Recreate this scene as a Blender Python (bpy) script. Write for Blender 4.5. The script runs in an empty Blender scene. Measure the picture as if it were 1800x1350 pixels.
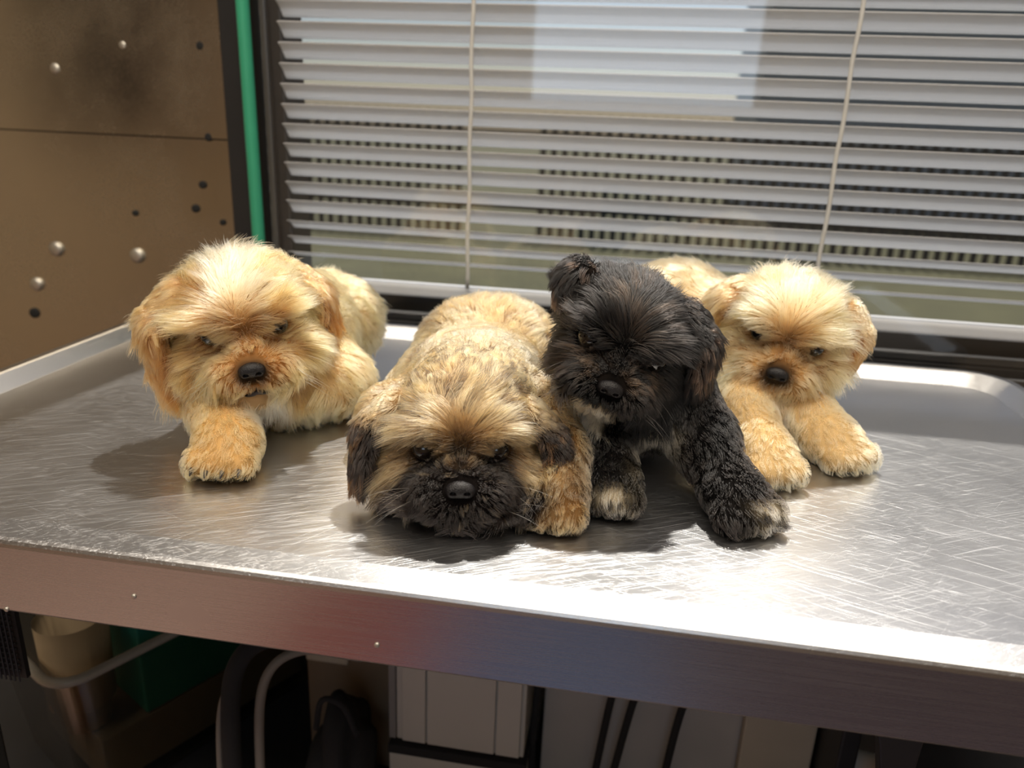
import bpy, bmesh, math, random
import numpy as np
from mathutils import Vector, Matrix

random.seed(4); rng = np.random.default_rng(11)
sc = bpy.context.scene
COL = sc.collection
H = 0.86                      # height of the table top above the floor
V = lambda *a: np.array(a, float)

# ------------------------------------------------------------------ camera, sky, sun, exposure
cd = bpy.data.cameras.new('camera'); cam = bpy.data.objects.new('camera', cd); COL.objects.link(cam)
CAM = V(0, 0, H + 0.24)
Rw = Matrix(((0.98648, -0.08872, 0.13780), (0.15892, 0.31217, -0.93664), (0.04008, 0.94587, 0.32205)))
cam.matrix_world = Matrix.Translation(Vector(CAM)) @ Rw.to_4x4()
cd.sensor_width = 36.0; cd.lens = 27.0; cd.clip_start = 0.01; cd.clip_end = 200
cd.dof.use_dof = True; cd.dof.focus_distance = 0.505; cd.dof.aperture_fstop = 6.0
sc.camera = cam
world = bpy.data.worlds.new('sky'); sc.world = world; world.use_nodes = True
nt = world.node_tree; nt.nodes.clear()
sky = nt.nodes.new('ShaderNodeTexSky'); sky.sky_type = 'NISHITA'; sky.sun_disc = False
sky.sun_elevation = math.radians(60); sky.sun_rotation = math.radians(6); sky.air_density = 1.0; sky.dust_density = 2.0
bg = nt.nodes.new('ShaderNodeBackground'); bg.inputs[1].default_value = 0.08
wo = nt.nodes.new('ShaderNodeOutputWorld')
nt.links.new(sky.outputs[0], bg.inputs[0]); nt.links.new(bg.outputs[0], wo.inputs[0])
sd = bpy.data.lights.new('sun', 'SUN'); sd.energy = 4.3; sd.angle = math.radians(1.2); sd.color = (1.0, 0.94, 0.84)
sun = bpy.data.objects.new('sun', sd); COL.objects.link(sun)
az, el = math.radians(6), math.radians(60)
sdir = Vector((math.sin(az) * math.cos(el), math.cos(az) * math.cos(el), math.sin(el)))
sun.rotation_euler = sdir.to_track_quat('Z', 'Y').to_euler(); sun.location = (0.3, 3, 3.5)
def area(name, loc, rot, sx, sy, watts, colour):
    d = bpy.data.lights.new(name, 'AREA'); d.shape = 'RECTANGLE'; d.size = sx; d.size_y = sy; d.energy = watts; d.color = colour
    o = bpy.data.objects.new(name, d); COL.objects.link(o); o.location = loc; o.rotation_euler = [math.radians(a) for a in rot]; return o
area('overhead_fill_light', (0.3, 0.36, 2.33), (0, 0, 0), 2.2, 0.5, 20, (1.0, 0.90, 0.76))  # unseen fill lamp added for the back-rim highlight and the puppies' tops
area('overhead_fill_light', (-0.2, -0.45, 2.33), (0, 0, 0), 1.8, 0.7, 30, (1.0, 0.89, 0.74))          # unseen fill lamp added to brighten the puppies' fronts and the blind
area('rear_fill_light', (-0.02, -1.86, 1.50), (90, 0, 0), 0.95, 0.6, 4, (0.66, 0.82, 1.0))        # unseen area light added as fill and for a bluish reflection in the pane
sc.view_settings.view_transform = 'Standard'; sc.view_settings.look = 'None'
sc.view_settings.exposure = 0.06; sc.view_settings.gamma = 1.0; sc.view_settings.use_curve_mapping = False
try:
    sc.cycles.max_bounces = 10; sc.cycles.diffuse_bounces = 4; sc.cycles.glossy_bounces = 5
    sc.cycles.transmission_bounces = 8; sc.cycles.transparent_max_bounces = 12
    sc.cycles.sample_clamp_indirect = 6.0; sc.cycles.caustics_reflective = False; sc.cycles.caustics_refractive = False
except Exception: pass

# ------------------------------------------------------------------ helpers
def srgb(r, g, b):
    f = lambda c: c / 12.92 if c <= 0.04045 else ((c + 0.055) / 1.055) ** 2.4
    return (f(r / 255), f(g / 255), f(b / 255), 1)

def tag(o, label=None, cat=None, group=None, kind=None):
    if label: o['label'] = label
    if cat: o['category'] = cat
    if group: o['group'] = group
    if kind: o['kind'] = kind
    return o

def empty(name, loc):
    o = bpy.data.objects.new(name, None); COL.objects.link(o); o.location = Vector(loc); o.empty_display_size = 0.02
    return o

def link(name, me, mat=None, parent=None, loc=None):
    o = bpy.data.objects.new(name, me); COL.objects.link(o)
    if mat is not None and not me.materials: me.materials.append(mat)
    if loc is not None: o.location = Vector(loc)
    if parent is not None:
        o.parent = parent
        if loc is None:
            o.matrix_parent_inverse = parent.matrix_world.inverted() if False else Matrix.Translation(-world_loc(parent))
    return o

def world_loc(o):
    v = Vector((0, 0, 0))
    while o is not None:
        v = v + o.location + o.matrix_parent_inverse.translation if o.parent is not None else v + o.location
        o = o.parent
    return v

def from_bm(name, bm, mat=None, parent=None, smooth=False, bevel=0, seg=2):
    if bevel:
        bmesh.ops.bevel(bm, geom=[e for e in bm.edges if e.is_manifold and e.calc_face_angle(0) > 0.5], offset=bevel, segments=seg, profile=0.5, affect='EDGES', clamp_overlap=True)
    bmesh.ops.recalc_face_normals(bm, faces=bm.faces)
    me = bpy.data.meshes.new(name); bm.to_mesh(me); bm.free()
    if smooth: me.shade_smooth()
    return link(name, me, mat, parent)

def bx(bm, x0, x1, y0, y1, z0, z1, M=None):
    r = bmesh.ops.create_cube(bm, size=1)['verts']
    for v in r:
        v.co = Vector(((x0 + x1) / 2 + v.co.x * (x1 - x0), (y0 + y1) / 2 + v.co.y * (y1 - y0), (z0 + z1) / 2 + v.co.z * (z1 - z0)))
        if M is not None: v.co = M @ v.co
    return r

def box(name, x0, x1, y0, y1, z0, z1, mat, parent=None, bevel=0.0, M=None):
    bm = bmesh.new(); bx(bm, x0, x1, y0, y1, z0, z1, M)
    return from_bm(name, bm, mat, parent, bevel=bevel)

def tube_bm(bm, pts, rad, n=10, squash=None):
    pts = [Vector(p) for p in pts]; rings = []
    rads = rad if isinstance(rad, (list, tuple)) else [rad] * len(pts)
    up = None
    for i, p in enumerate(pts):
        t = (pts[min(i + 1, len(pts) - 1)] - pts[max(i - 1, 0)]).normalized()
        if up is None: up = Vector((0, 0, 1)) if abs(t.z) < 0.9 else Vector((1, 0, 0))
        s = t.cross(up).normalized(); up = s.cross(t).normalized()
        rings.append([bm.verts.new(p + (s * math.cos(2 * math.pi * k / n) + up * math.sin(2 * math.pi * k / n)) * rads[i]) for k in range(n)])
    for a, b in zip(rings, rings[1:]):
        for k in range(n): bm.faces.new((a[k], a[(k + 1) % n], b[(k + 1) % n], b[k]))
    bm.faces.new(rings[0][::-1]); bm.faces.new(rings[-1])

def tube(name, pts, rad, mat, parent=None, n=10):
    bm = bmesh.new(); tube_bm(bm, pts, rad, n)
    return from_bm(name, bm, mat, parent, smooth=True)

def spline(pts, n=6):
    P = [Vector(p) for p in pts]; P = [P[0] * 2 - P[1]] + P + [P[-1] * 2 - P[-2]]; out = []
    for i in range(1, len(P) - 2):
        for k in range(n):
            t = k / n; a, b, c, d = P[i - 1], P[i], P[i + 1], P[i + 2]
            out.append(0.5 * ((2 * b) + (c - a) * t + (2 * a - 5 * b + 4 * c - d) * t * t + (3 * b - a - 3 * c + d) * t ** 3))
    return out + [P[-2]]

# ------------------------------------------------------------------ materials
def mat(name, color, rough=0.6, metal=0.0, spec=0.5, noise=0.0, nscale=20, bump=0.0, bscale=200, coat=0.0, trans=0.0):
    m = bpy.data.materials.new(name); m.use_nodes = True; t = m.node_tree; p = t.nodes['Principled BSDF']
    p.inputs['Base Color'].default_value = color; p.inputs['Roughness'].default_value = rough
    p.inputs['Metallic'].default_value = metal; p.inputs['Specular IOR Level'].default_value = spec; p.inputs['Coat Weight'].default_value = coat
    tc = t.nodes.new('ShaderNodeTexCoord')
    if noise:
        n = t.nodes.new('ShaderNodeTexNoise'); n.inputs['Scale'].default_value = nscale; n.inputs['Detail'].default_value = 5
        mx = t.nodes.new('ShaderNodeMix'); mx.data_type = 'RGBA'
        mx.inputs[6].default_value = tuple(c * (1 - noise) for c in color[:3]) + (1,); mx.inputs[7].default_value = tuple(min(1, c * (1 + noise)) for c in color[:3]) + (1,)
        t.links.new(tc.outputs['Object'], n.inputs['Vector']); t.links.new(n.outputs['Fac'], mx.inputs[0]); t.links.new(mx.outputs[2], p.inputs['Base Color'])
    if bump:
        n = t.nodes.new('ShaderNodeTexNoise'); n.inputs['Scale'].default_value = bscale; b = t.nodes.new('ShaderNodeBump'); b.inputs['Strength'].default_value = bump; b.inputs['Distance'].default_value = 0.001
        t.links.new(tc.outputs['Object'], n.inputs['Vector']); t.links.new(n.outputs['Fac'], b.inputs['Height']); t.links.new(b.outputs['Normal'], p.inputs['Normal'])
    return m

def steel(name, color, rough, layers, wobble=0.0, rvar=0.12, bstr=0.25):
    """brushed metal: stretched noises at given angles give fine scratches (relief and roughness)"""
    m = bpy.data.materials.new(name); m.use_nodes = True; t = m.node_tree; p = t.nodes['Principled BSDF']; N = t.nodes.new; L = t.links.new
    p.inputs['Metallic'].default_value = 1; p.inputs['Base Color'].default_value = color
    tc = N('ShaderNodeTexCoord'); acc = None
    vec = tc.outputs['Object']
    if wobble:
        wn = N('ShaderNodeTexNoise'); wn.inputs['Scale'].default_value = 6; L(vec, wn.inputs['Vector'])
        sub = N('ShaderNodeVectorMath'); sub.operation = 'SUBTRACT'; sub.inputs[1].default_value = (0.5, 0.5, 0.5); L(wn.outputs['Color'], sub.inputs[0])
        sca = N('ShaderNodeVectorMath'); sca.operation = 'SCALE'; sca.inputs['Scale'].default_value = wobble; L(sub.outputs[0], sca.inputs[0])
        add = N('ShaderNodeVectorMath'); add.operation = 'ADD'; L(vec, add.inputs[0]); L(sca.outputs[0], add.inputs[1]); vec = add.outputs[0]
    for ang, sx, sy, lo, amp in layers:
        rt = N('ShaderNodeVectorRotate'); rt.rotation_type = 'Z_AXIS'; rt.inputs['Angle'].default_value = math.radians(ang); L(vec, rt.inputs['Vector'])
        mp = N('ShaderNodeMapping'); mp.inputs['Scale'].default_value = (sx, sy, sy); L(rt.outputs[0], mp.inputs['Vector'])
        n = N('ShaderNodeTexNoise'); n.inputs['Scale'].default_value = 1; n.inputs['Detail'].default_value = 2; L(mp.outputs[0], n.inputs['Vector'])
        r = N('ShaderNodeMapRange'); r.inputs['From Min'].default_value = lo; r.inputs['From Max'].default_value = lo + 0.14; r.inputs['To Max'].default_value = amp; L(n.outputs['Fac'], r.inputs['Value'])
        if acc is None: acc = r.outputs[0]
        else:
            a = N('ShaderNodeMath'); a.operation = 'ADD'; L(acc, a.inputs[0]); L(r.outputs[0], a.inputs[1]); acc = a.outputs[0]
    big = N('ShaderNodeTexNoise'); big.inputs['Scale'].default_value = 9; big.inputs['Detail'].default_value = 3; L(tc.outputs['Object'], big.inputs['Vector'])
    r2 = N('ShaderNodeMapRange'); r2.inputs['From Min'].default_value = 0.3; r2.inputs['From Max'].default_value = 0.7; r2.inputs['To Min'].default_value = rough - rvar / 2; r2.inputs['To Max'].default_value = rough + rvar / 2; L(big.outputs['Fac'], r2.inputs['Value'])
    s = N('ShaderNodeMath'); s.operation = 'MULTIPLY_ADD'; s.inputs[1].default_value = 0.12; L(acc, s.inputs[0]); L(r2.outputs[0], s.inputs[2]); L(s.outputs[0], p.inputs['Roughness'])
    b = N('ShaderNodeBump'); b.inputs['Strength'].default_value = bstr; b.inputs['Distance'].default_value = 0.0004; b.invert = True
    L(acc, b.inputs['Height']); L(b.outputs['Normal'], p.inputs['Normal'])
    return m

M = {}
M['steel'] = steel('scratched_steel', (0.58, 0.585, 0.60, 1), 0.30, [(-30, 13, 1700, 0.58, 1.0), (-18, 9, 1500, 0.62, 1.0), (22, 12, 1500, 0.63, 0.9), (-58, 14, 1900, 0.66, 0.8)], wobble=0.014, rvar=0.06, bstr=0.20)
M['apron'] = steel('brushed_steel', (0.55, 0.54, 0.54, 1), 0.26, [(0, 10, 1800, 0.5, 0.5)], rvar=0.05, bstr=0.06)
M['brass'] = steel('dull_metal_sheet', (0.56, 0.505, 0.415, 1), 0.22, [(90, 6, 500, 0.5, 0.4)], bstr=0.05)
M['black'] = mat('black_aluminium', (0.016, 0.016, 0.017, 1), 0.38, noise=0.2)
M['ridge'] = mat('worn_black_aluminium', (0.09, 0.09, 0.09, 1), 0.35, metal=0.6, noise=0.2)
M['green'] = mat('green_plastic', srgb(52, 150, 115), 0.4, noise=0.1)
M['gap'] = mat('dark_hole', (0.01, 0.01, 0.01, 1), 0.9, noise=0.1)
M['screw'] = mat('screw_steel', (0.55, 0.52, 0.46, 1), 0.5, metal=1, noise=0.1)
M['wood'] = mat('amber_wood_edge', srgb(190, 140, 75), 0.6, noise=0.2)
M['white'] = mat('white_laminate', (0.50, 0.48, 0.45, 1), 0.5, noise=0.05)
M['grey'] = mat('grey_panel', (0.22, 0.21, 0.21, 1), 0.6, noise=0.1)
M['palegrey'] = mat('pale_grey_panel', (0.40, 0.385, 0.385, 1), 0.6, noise=0.1)
M['dark'] = mat('dark_plastic', (0.02, 0.02, 0.022, 1), 0.5, noise=0.2)
M['card'] = mat('brown_cardboard', (0.17, 0.125, 0.085, 1), 0.8, noise=0.15, bump=0.2)
M['cream'] = mat('cream_paper', (0.36, 0.26, 0.15, 1), 0.7, noise=0.1)
M['teal'] = mat('teal_box', (0.02, 0.17, 0.12, 1), 0.5, noise=0.15)
M['tealtop'] = mat('teal_box_lid', (0.10, 0.36, 0.24, 1), 0.5, noise=0.15)
M['bag'] = mat('black_cloth', (0.012, 0.012, 0.014, 1), 0.9, noise=0.3, bump=0.4)
M['beige'] = mat('beige_board', (0.45, 0.40, 0.33, 1), 0.6, noise=0.1)
M['rim'] = mat('milky_plastic', (0.30, 0.28, 0.24, 1), 0.4, noise=0.1)
M['strip'] = mat('worn_grey_rubber', (0.20, 0.18, 0.16, 1), 0.6, noise=0.1)
M['pipe'] = mat('pale_pipe', (0.6, 0.58, 0.55, 1), 0.4, noise=0.1)
M['lawn'] = mat('lawn', (0.075, 0.075, 0.032, 1), 0.9, noise=0.4, nscale=3, bump=0.5, bscale=60)
M['fence'] = mat('dark_fence_paint', (0.03, 0.035, 0.035, 1), 0.7, noise=0.3)
M['render'] = mat('grey_render', (0.35, 0.36, 0.34, 1), 0.8, noise=0.1)
M['room'] = mat('warm_room_wall', (0.52, 0.43, 0.31, 1), 0.7, noise=0.12)
M['ceil'] = mat('ceiling_paint', (0.6, 0.52, 0.42, 1), 0.8, noise=0.05)
M['floor'] = mat('vinyl_floor', (0.34, 0.25, 0.22, 1), 0.5, noise=0.15)
M['pink'] = mat('pink_reflect', (0.55, 0.38, 0.33, 1), 0.6, noise=0.1)
M['red'] = mat('red_reflect', (0.24, 0.07, 0.065, 1), 0.8, noise=0.2)  # tint for an unseen sheet added for the apron's reflections, like its neighbours
M['blue'] = mat('blue_reflect', (0.075, 0.11, 0.22, 1), 0.8, noise=0.2)
M['purple'] = mat('dark_reflect', (0.05, 0.035, 0.05, 1), 0.8, noise=0.2)

def slat_material():
    m = bpy.data.materials.new('blind_slat'); m.use_nodes = True; t = m.node_tree; p = t.nodes['Principled BSDF']
    p.inputs['Base Color'].default_value = (0.84, 0.86, 0.89, 1); p.inputs['Roughness'].default_value = 0.35
    n = t.nodes.new('ShaderNodeTexNoise'); n.inputs['Scale'].default_value = 4
    r = t.nodes.new('ShaderNodeMapRange'); r.inputs['To Min'].default_value = 0.3; r.inputs['To Max'].default_value = 0.45
    t.links.new(n.outputs['Fac'], r.inputs['Value']); t.links.new(r.outputs[0], p.inputs['Roughness'])
    tr = t.nodes.new('ShaderNodeBsdfTranslucent'); tr.inputs[0].default_value = (0.70, 0.72, 0.75, 1)
    mx = t.nodes.new('ShaderNodeMixShader'); mx.inputs[0].default_value = 0.30
    t.links.new(p.outputs[0], mx.inputs[1]); t.links.new(tr.outputs[0], mx.inputs[2]); t.links.new(mx.outputs[0], t.nodes['Material Output'].inputs[0])
    return m
M['slat'] = slat_material()

def glass_material(name, tint=(1, 1, 1, 1), gl=1.0, rough=0.02):
    m = bpy.data.materials.new(name); m.use_nodes = True; t = m.node_tree; t.nodes.remove(t.nodes['Principled BSDF'])
    a = t.nodes.new('ShaderNodeBsdfTransparent'); a.inputs[0].default_value = tint
    g = t.nodes.new('ShaderNodeBsdfGlossy'); g.inputs['Roughness'].default_value = rough
    f = t.nodes.new('ShaderNodeFresnel'); ge = t.nodes.new('ShaderNodeNewGeometry')
    io = t.nodes.new('ShaderNodeMapRange'); io.inputs['To Min'].default_value = 1.5; io.inputs['To Max'].default_value = 1 / 1.5     # thin sheet: both faces reflect alike
    t.links.new(ge.outputs['Backfacing'], io.inputs['Value']); t.links.new(io.outputs[0], f.inputs[0])
    k = t.nodes.new('ShaderNodeMath'); k.operation = 'MULTIPLY'; k.inputs[1].default_value = gl
    mx = t.nodes.new('ShaderNodeMixShader')
    t.links.new(f.outputs[0], k.inputs[0]); t.links.new(k.outputs[0], mx.inputs[0]); t.links.new(a.outputs[0], mx.inputs[1]); t.links.new(g.outputs[0], mx.inputs[2])
    t.links.new(mx.outputs[0], t.nodes['Material Output'].inputs[0])
    return m
M['cord'] = mat('white_cord', (0.66, 0.66, 0.64, 1), 0.8, noise=0.05)
M['glass'] = glass_material('window_glass', gl=1.2)
M['clear'] = glass_material('clear_plastic', (0.80, 0.78, 0.72, 1), 1.5, 0.2)

# ------------------------------------------------------------------ the room and the window
YW = 0.955
def struct(o): o['kind'] = 'structure'; return o
struct(box('floor', -2.2, 2.2, -1.9, 1.06, -0.05, 0, M['floor']))
struct(box('ceiling', -2.2, 2.2, -1.9, 1.06, 2.35, 2.4, M['ceil']))
struct(box('wall_rear', -2.2, 2.2, -1.95, -1.9, 0, 2.35, M['room']))
struct(box('wall_right', 2.2, 2.25, -1.9, 1.06, 0, 2.35, M['room']))
wl = struct(box('wall_left', -2.25, -2.2, -1.9, 1.06, 0, 2.35, M['room']))
box('wall_reflect_block', -2.1995, -2.05, -1.55, -0.78, 1.02, 1.75, M['bag'], wl, 0.004)  # unseen block added to put a dark patch in the metal sheets' reflection
box('wall_reflect_block', -2.1995, -2.10, -1.8, -1.56, 1.02, 1.6, M['pink'], wl, 0.004)  # unseen pink block added for a pale streak in that reflection
wb = struct(box('wall_back', -2.2, 2.2, YW + 0.005, 1.06, 0, H - 0.10, M['grey']))
box('wall_section', -2.2, -0.505, YW + 0.005, 1.06, H - 0.10, 2.35, M['grey'], wb)
box('wall_section', 1.55, 2.2, YW + 0.005, 1.06, H - 0.10, 2.35, M['grey'], wb)
box('wall_section', -0.505, 1.55, YW + 0.005, 1.06, H + 1.38, 2.35, M['grey'], wb)
# two metal sheets on the wall, upper one lapped over the lower
box('metal_panel', -1.9, -0.508, YW + 0.001, YW + 0.004, H - 0.45, H + 0.2035, M['brass'], wb)
box('panel_joint', -1.9, -0.512, YW + 0.0005, YW + 0.0045, H + 0.2036, H + 0.2052, M['gap'], wb)  # black strip in the seam, standing in for the gap's shadow
box('metal_panel', -1.9, -0.511, YW - 0.0015, YW + 0.003, H + 0.2053, H + 0.95, M['brass'], wb)
box('edge_strip', -0.5105, -0.5045, YW - 0.003, YW + 0.004, H + 0.2, H + 0.95, M['wood'], wb)
def disc(name, x, z, r, m, bulge):
    bm = bmesh.new(); n = 16
    rings = [[bm.verts.new((x + rr * r * math.cos(2 * math.pi * k / n), YW - 0.001 - hh, z + rr * r * math.sin(2 * math.pi * k / n))) for k in range(n)] for rr, hh in ((1, -0.002), (0.95, bulge * 0.4), (0.6, bulge * 0.9))]
    c = bm.verts.new((x, YW - 0.001 - bulge, z))
    for a, b in zip(rings, rings[1:]):
        for k in range(n): bm.faces.new((a[k], a[(k + 1) % n], b[(k + 1) % n], b[k]))
    for k in range(n): bm.faces.new((rings[-1][k], rings[-1][(k + 1) % n], c))
    return from_bm(name, bm, m, wb, smooth=True)
for x, z, r, b in ((-0.786, 0.049, 0.0105, 0.004), (-0.664, 0.048, 0.0105, 0.004), (-0.825, -0.003, 0.010, 0.004), (-0.748, 0.282, 0.007, 0.003), (-0.65, 0.312, 0.005, 0.002), (-0.507, 0.112, 0.006, 0.003)):
    disc('screw', x, H + z, r, M['screw'], b)
for x, z, r in ((-0.837, -0.046, 0.0075), (-0.546, 0.314, 0.0055), (-0.545, 0.207, 0.0055), (-0.559, 0.147, 0.005), (-0.572, 0.116, 0.0055), (-0.535, 0.10, 0.004), (-0.66, 0.105, 0.004)):
    disc('screw_hole', x, H + z, r, M['gap'], 0.001)

win = struct(box('window_1', -0.5045, -0.425, 0.925, 0.985, H - 0.045, H + 1.38, M['black'], bevel=0.003))   # left jamb
box('jamb_ridge', -0.448, -0.440, 0.915, 0.9249, H - 0.04, H + 1.37, M['ridge'], win, bevel=0.002)
box('right_jamb', 1.50, 1.549, 0.925, 1.04, H - 0.045, H + 1.38, M['black'], win, bevel=0.003)
box('head_rail_frame', -0.424, 1.499, 0.955, 1.04, H + 1.35, H + 1.379, M['black'], win, bevel=0.003)
box('sill', -0.5045, 1.549, 0.862, 1.05, H - 0.099, H - 0.0455, M['black'], win, bevel=0.003)
box('track', -0.424, 1.499, 0.905, 0.955, H - 0.0454, H + 0.0004, M['black'], win, bevel=0.003)
box('track_ridge', -0.424, 1.499, 0.882, 0.8895, H - 0.0454, H - 0.0068, M['ridge'], win, bevel=0.0015)
box('track_ridge', -0.424, 1.499, 0.905, 0.915, H + 0.0006, H + 0.0105, M['ridge'], win, bevel=0.0015)
box('lower_sash', -0.424, 1.499, 0.93, 0.954, H + 0.0006, H + 0.040, M['black'], win, bevel=0.003)
box('pane', -0.424, 1.499, 0.8675, 0.8690, H - 0.0295, H + 1.349, M['glass'], win)
box('pane_foot', -0.424, 1.499, 0.866, 0.8725, H - 0.0454, H - 0.0296, M['black'], win)

# green pole standing in the corner beside the window
pole = tube('green_pole', [(-0.4605, 0.905, H - 0.045), (-0.4605, 0.905, H + 0.1), (-0.462, 0.905, H + 0.5), (-0.464, 0.905, H + 1.1)], 0.0078, M['green'], n=14)
tag(pole, 'slim green plastic pole standing upright against the black window frame', 'pole')

# ------------------------------------------------------------------ venetian blind
YB = 0.893
blind = empty('venetian_blind', (0.45, YB, H + 0.045))
tag(blind, 'pale grey venetian blind with tilted slats hanging in the window', 'blind')
def slat_mesh():
    bm = bmesh.new(); w = 0.0125; x0, x1 = -0.412, 1.46; n = 7; rows = []
    for x in (x0, x0 + 0.002, x1 - 0.002, x1):
        top = []; bot = []
        for k in range(n):
            u = -1 + 2 * k / (n - 1); c = 0.0016 * (1 - u * u)
            e = 0.9 if x in (x0, x1) else 1
            top.append(bm.verts.new((x, u * w * e, c + 0.00025))); bot.append(bm.verts.new((x, u * w * e, c - 0.00025)))
        rows.append((top, bot))
    for (a, b), (c, d) in zip(rows, rows[1:]):
        for k in range(n - 1):
            bm.faces.new((a[k], a[k + 1], c[k + 1], c[k])); bm.faces.new((b[k + 1], b[k], d[k], d[k + 1]))
        bm.faces.new((a[0], c[0], d[0], b[0])); bm.faces.new((a[-1], b[-1], d[-1], c[-1]))
    for t, b in (rows[0], rows[-1]): bm.faces.new(t + b[::-1])
    bmesh.ops.recalc_face_normals(bm, faces=bm.faces)
    me = bpy.data.meshes.new('slat'); bm.to_mesh(me); bm.free(); me.shade_smooth(); me.materials.append(M['slat'])
    return me
sme = slat_mesh()
zs = [0.372 - 0.0216 * k for k in range(13)]
zs += [zs[-1] - 0.0185, zs[-1] - 0.0355]
for i, z in enumerate(zs):
    o = bpy.data.objects.new('slat', sme); COL.objects.link(o); o.parent = blind
    o.location = (-0.45, 0, z - 0.045 + 0.002 * 0); tilt = -40 if i < 12 else (-28 if i < 14 else -18)
    o.rotation_euler = (math.radians(tilt + rng.normal(0, 0.8)), 0, 0)
bm = bmesh.new(); bx(bm, -0.412, 1.46, YB - 0.0115, YB + 0.0115, H + 0.036, H + 0.051)
from_bm('bottom_rail', bm, M['slat'], blind, bevel=0.004, seg=3)
bm = bmesh.new(); bx(bm, -0.412, 1.46, YB - 0.012, YB + 0.012, H + 0.380, H + 0.392)
from_bm('headrail', bm, M['slat'], blind, bevel=0.002)
for x in (-0.188, 0.203, 0.75, 1.25):
    pts = [(x + 0.0007 * math.sin(k * 0.9), YB - 0.0145 + 0.0004 * math.sin(k * 1.7), H + 0.380 - (0.380 - 0.052) * k / 24) for k in range(25)]
    tube('lift_cord', pts, 0.0023, M['cord'], blind, n=8)

# ------------------------------------------------------------------ outside
struct(box('lawn', -30, 30, 1.06, 60, -0.1, -0.02, M['lawn']))
fence = empty('picket_fence', (0, 8, -0.02))
tag(fence, 'dark picket fence out on the lawn glimpsed between the blind slats', 'fence')
bm = bmesh.new(); hh = 1.22
vs = [bm.verts.new(p) for p in ((-0.03, 0, 0), (0.03, 0, 0), (0.03, 0, hh - 0.03), (0, 0, hh), (-0.03, 0, hh - 0.03))]
f = bm.faces.new(vs); r = bmesh.ops.extrude_face_region(bm, geom=[f])
for v in r['geom']:
    if isinstance(v, bmesh.types.BMVert): v.co.y += 0.02
bmesh.ops.recalc_face_normals(bm, faces=bm.faces)
pme = bpy.data.meshes.new('picket'); bm.to_mesh(pme); bm.free(); pme.materials.append(M['fence'])
for k in range(80):
    if 23 <= k <= 29: continue           # a gap where the gate stands open
    o = bpy.data.objects.new('picket', pme); COL.objects.link(o); o.parent = fence; o.location = (-4.2 + 0.108 * k, 0, 0)
for z in (0.25, 0.95): box('fence_rail', -4.3, 4.5, 8.021, 8.05, z, z + 0.07, M['fence'], fence)
shed = empty('garden_shed', (6.2, 13, -0.02))
tag(shed, 'plain grey rendered outbuilding beyond the fence, glimpsed through the blind', 'shed')
box('shed_wall', 1.6, 12, 12, 15, -0.02, 4.6, M['render'], shed)
bm = bmesh.new(); bx(bm, 1.4, 12.2, 11.8, 15.2, 4.601, 4.75); from_bm('shed_roof', bm, M['fence'], shed)

# ------------------------------------------------------------------ the steel table
table = empty('steel_table', (-0.075, 0.6, 0))
tag(table, 'scratched stainless steel grooming table with turned-up rim, carrying four puppies', 'table')
X0, X1, Y0, Y1 = -0.527, 0.372, 0.364, 0.817
def ring(off, zf, zr, rad):
    x0, x1, y0, y1 = X0 - off[0], X1 + off[1], Y0 - off[2], Y1 + off[3]; out = []; n = 20
    def z(y): 
        t = min(1, max(0, (y - 0.37) / 0.05)); t = t * t * (3 - 2 * t); return zf + (zr - zf) * t
    cs = [(x1 - rad, y1 - rad, 0), (x0 + rad, y1 - rad, 90), (x0 + rad, y0 + rad, 180), (x1 - rad, y0 + rad, 270)]
    for cx, cy, a0 in cs:
        for k in range(n + 1):
            a = math.radians(a0 + 90 * k / n); p = (cx + rad * math.cos(a), cy + rad * math.sin(a)); out.append((p[0], p[1], H + z(p[1])))
        nx, ny, _ = cs[(cs.index((cx, cy, a0)) + 1) % 4]
        a = math.radians(a0 + 90); p = Vector((cx + rad * math.cos(a), cy + rad * math.sin(a))); q = Vector((nx + rad * math.cos(a), ny + rad * math.sin(a)))
        for k in range(1, 12): w = p.lerp(q, k / 12); out.append((w.x, w.y, H + z(w.y)))
    return out
S = lambda s, f, b=None: (s, s, f, s if b is None else b)
prof = [(S(0, 0), 0, 0, 0.030), (S(0.0008, 0.0004), -0.0001, 0.0006, 0.031), (S(0.0125, 0.008), -0.0016, 0.0115, 0.038), (S(0.0145, 0.0125), -0.0025, 0.0128, 0.040), (S(0.0175, 0.0150), -0.0031, 0.0128, 0.042),
        (S(0.0230, 0.0172), -0.0042, 0.0122, 0.045), (S(0.0245, 0.0182), -0.0060, 0.0105, 0.046), (S(0.0250, 0.0185), -0.0085, 0.008, 0.046), (S(0.0250, 0.0185), -0.0520, -0.052, 0.046), (S(0.0240, 0.0175), -0.0535, -0.0535, 0.045), (S(0.008, 0.004), -0.0535, -0.0535, 0.036), (S(0.008, 0.004), -0.044, -0.044, 0.036)]
bm = bmesh.new(); prev = None
for off, zf, zr, rad in prof:
    cur = [bm.verts.new(p) for p in ring(off, zf, zr, rad)]; n = len(cur)
    if prev is None: bm.faces.new(cur)
    else:
        for k in range(n): bm.faces.new((prev[k], cur[k], cur[(k + 1) % n], prev[(k + 1) % n]))
    prev = cur
bmesh.ops.recalc_face_normals(bm, faces=bm.faces)
me = bpy.data.meshes.new('table_top'); bm.to_mesh(me); bm.free(); me.shade_smooth(); me.set_sharp_from_angle(angle=math.radians(6))
me.materials.append(M['steel']); me.materials.append(M['apron'])
for f in me.polygons:
    if f.index > 6 * n: f.material_index = 1
link('table_top', me, None, table)
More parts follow.
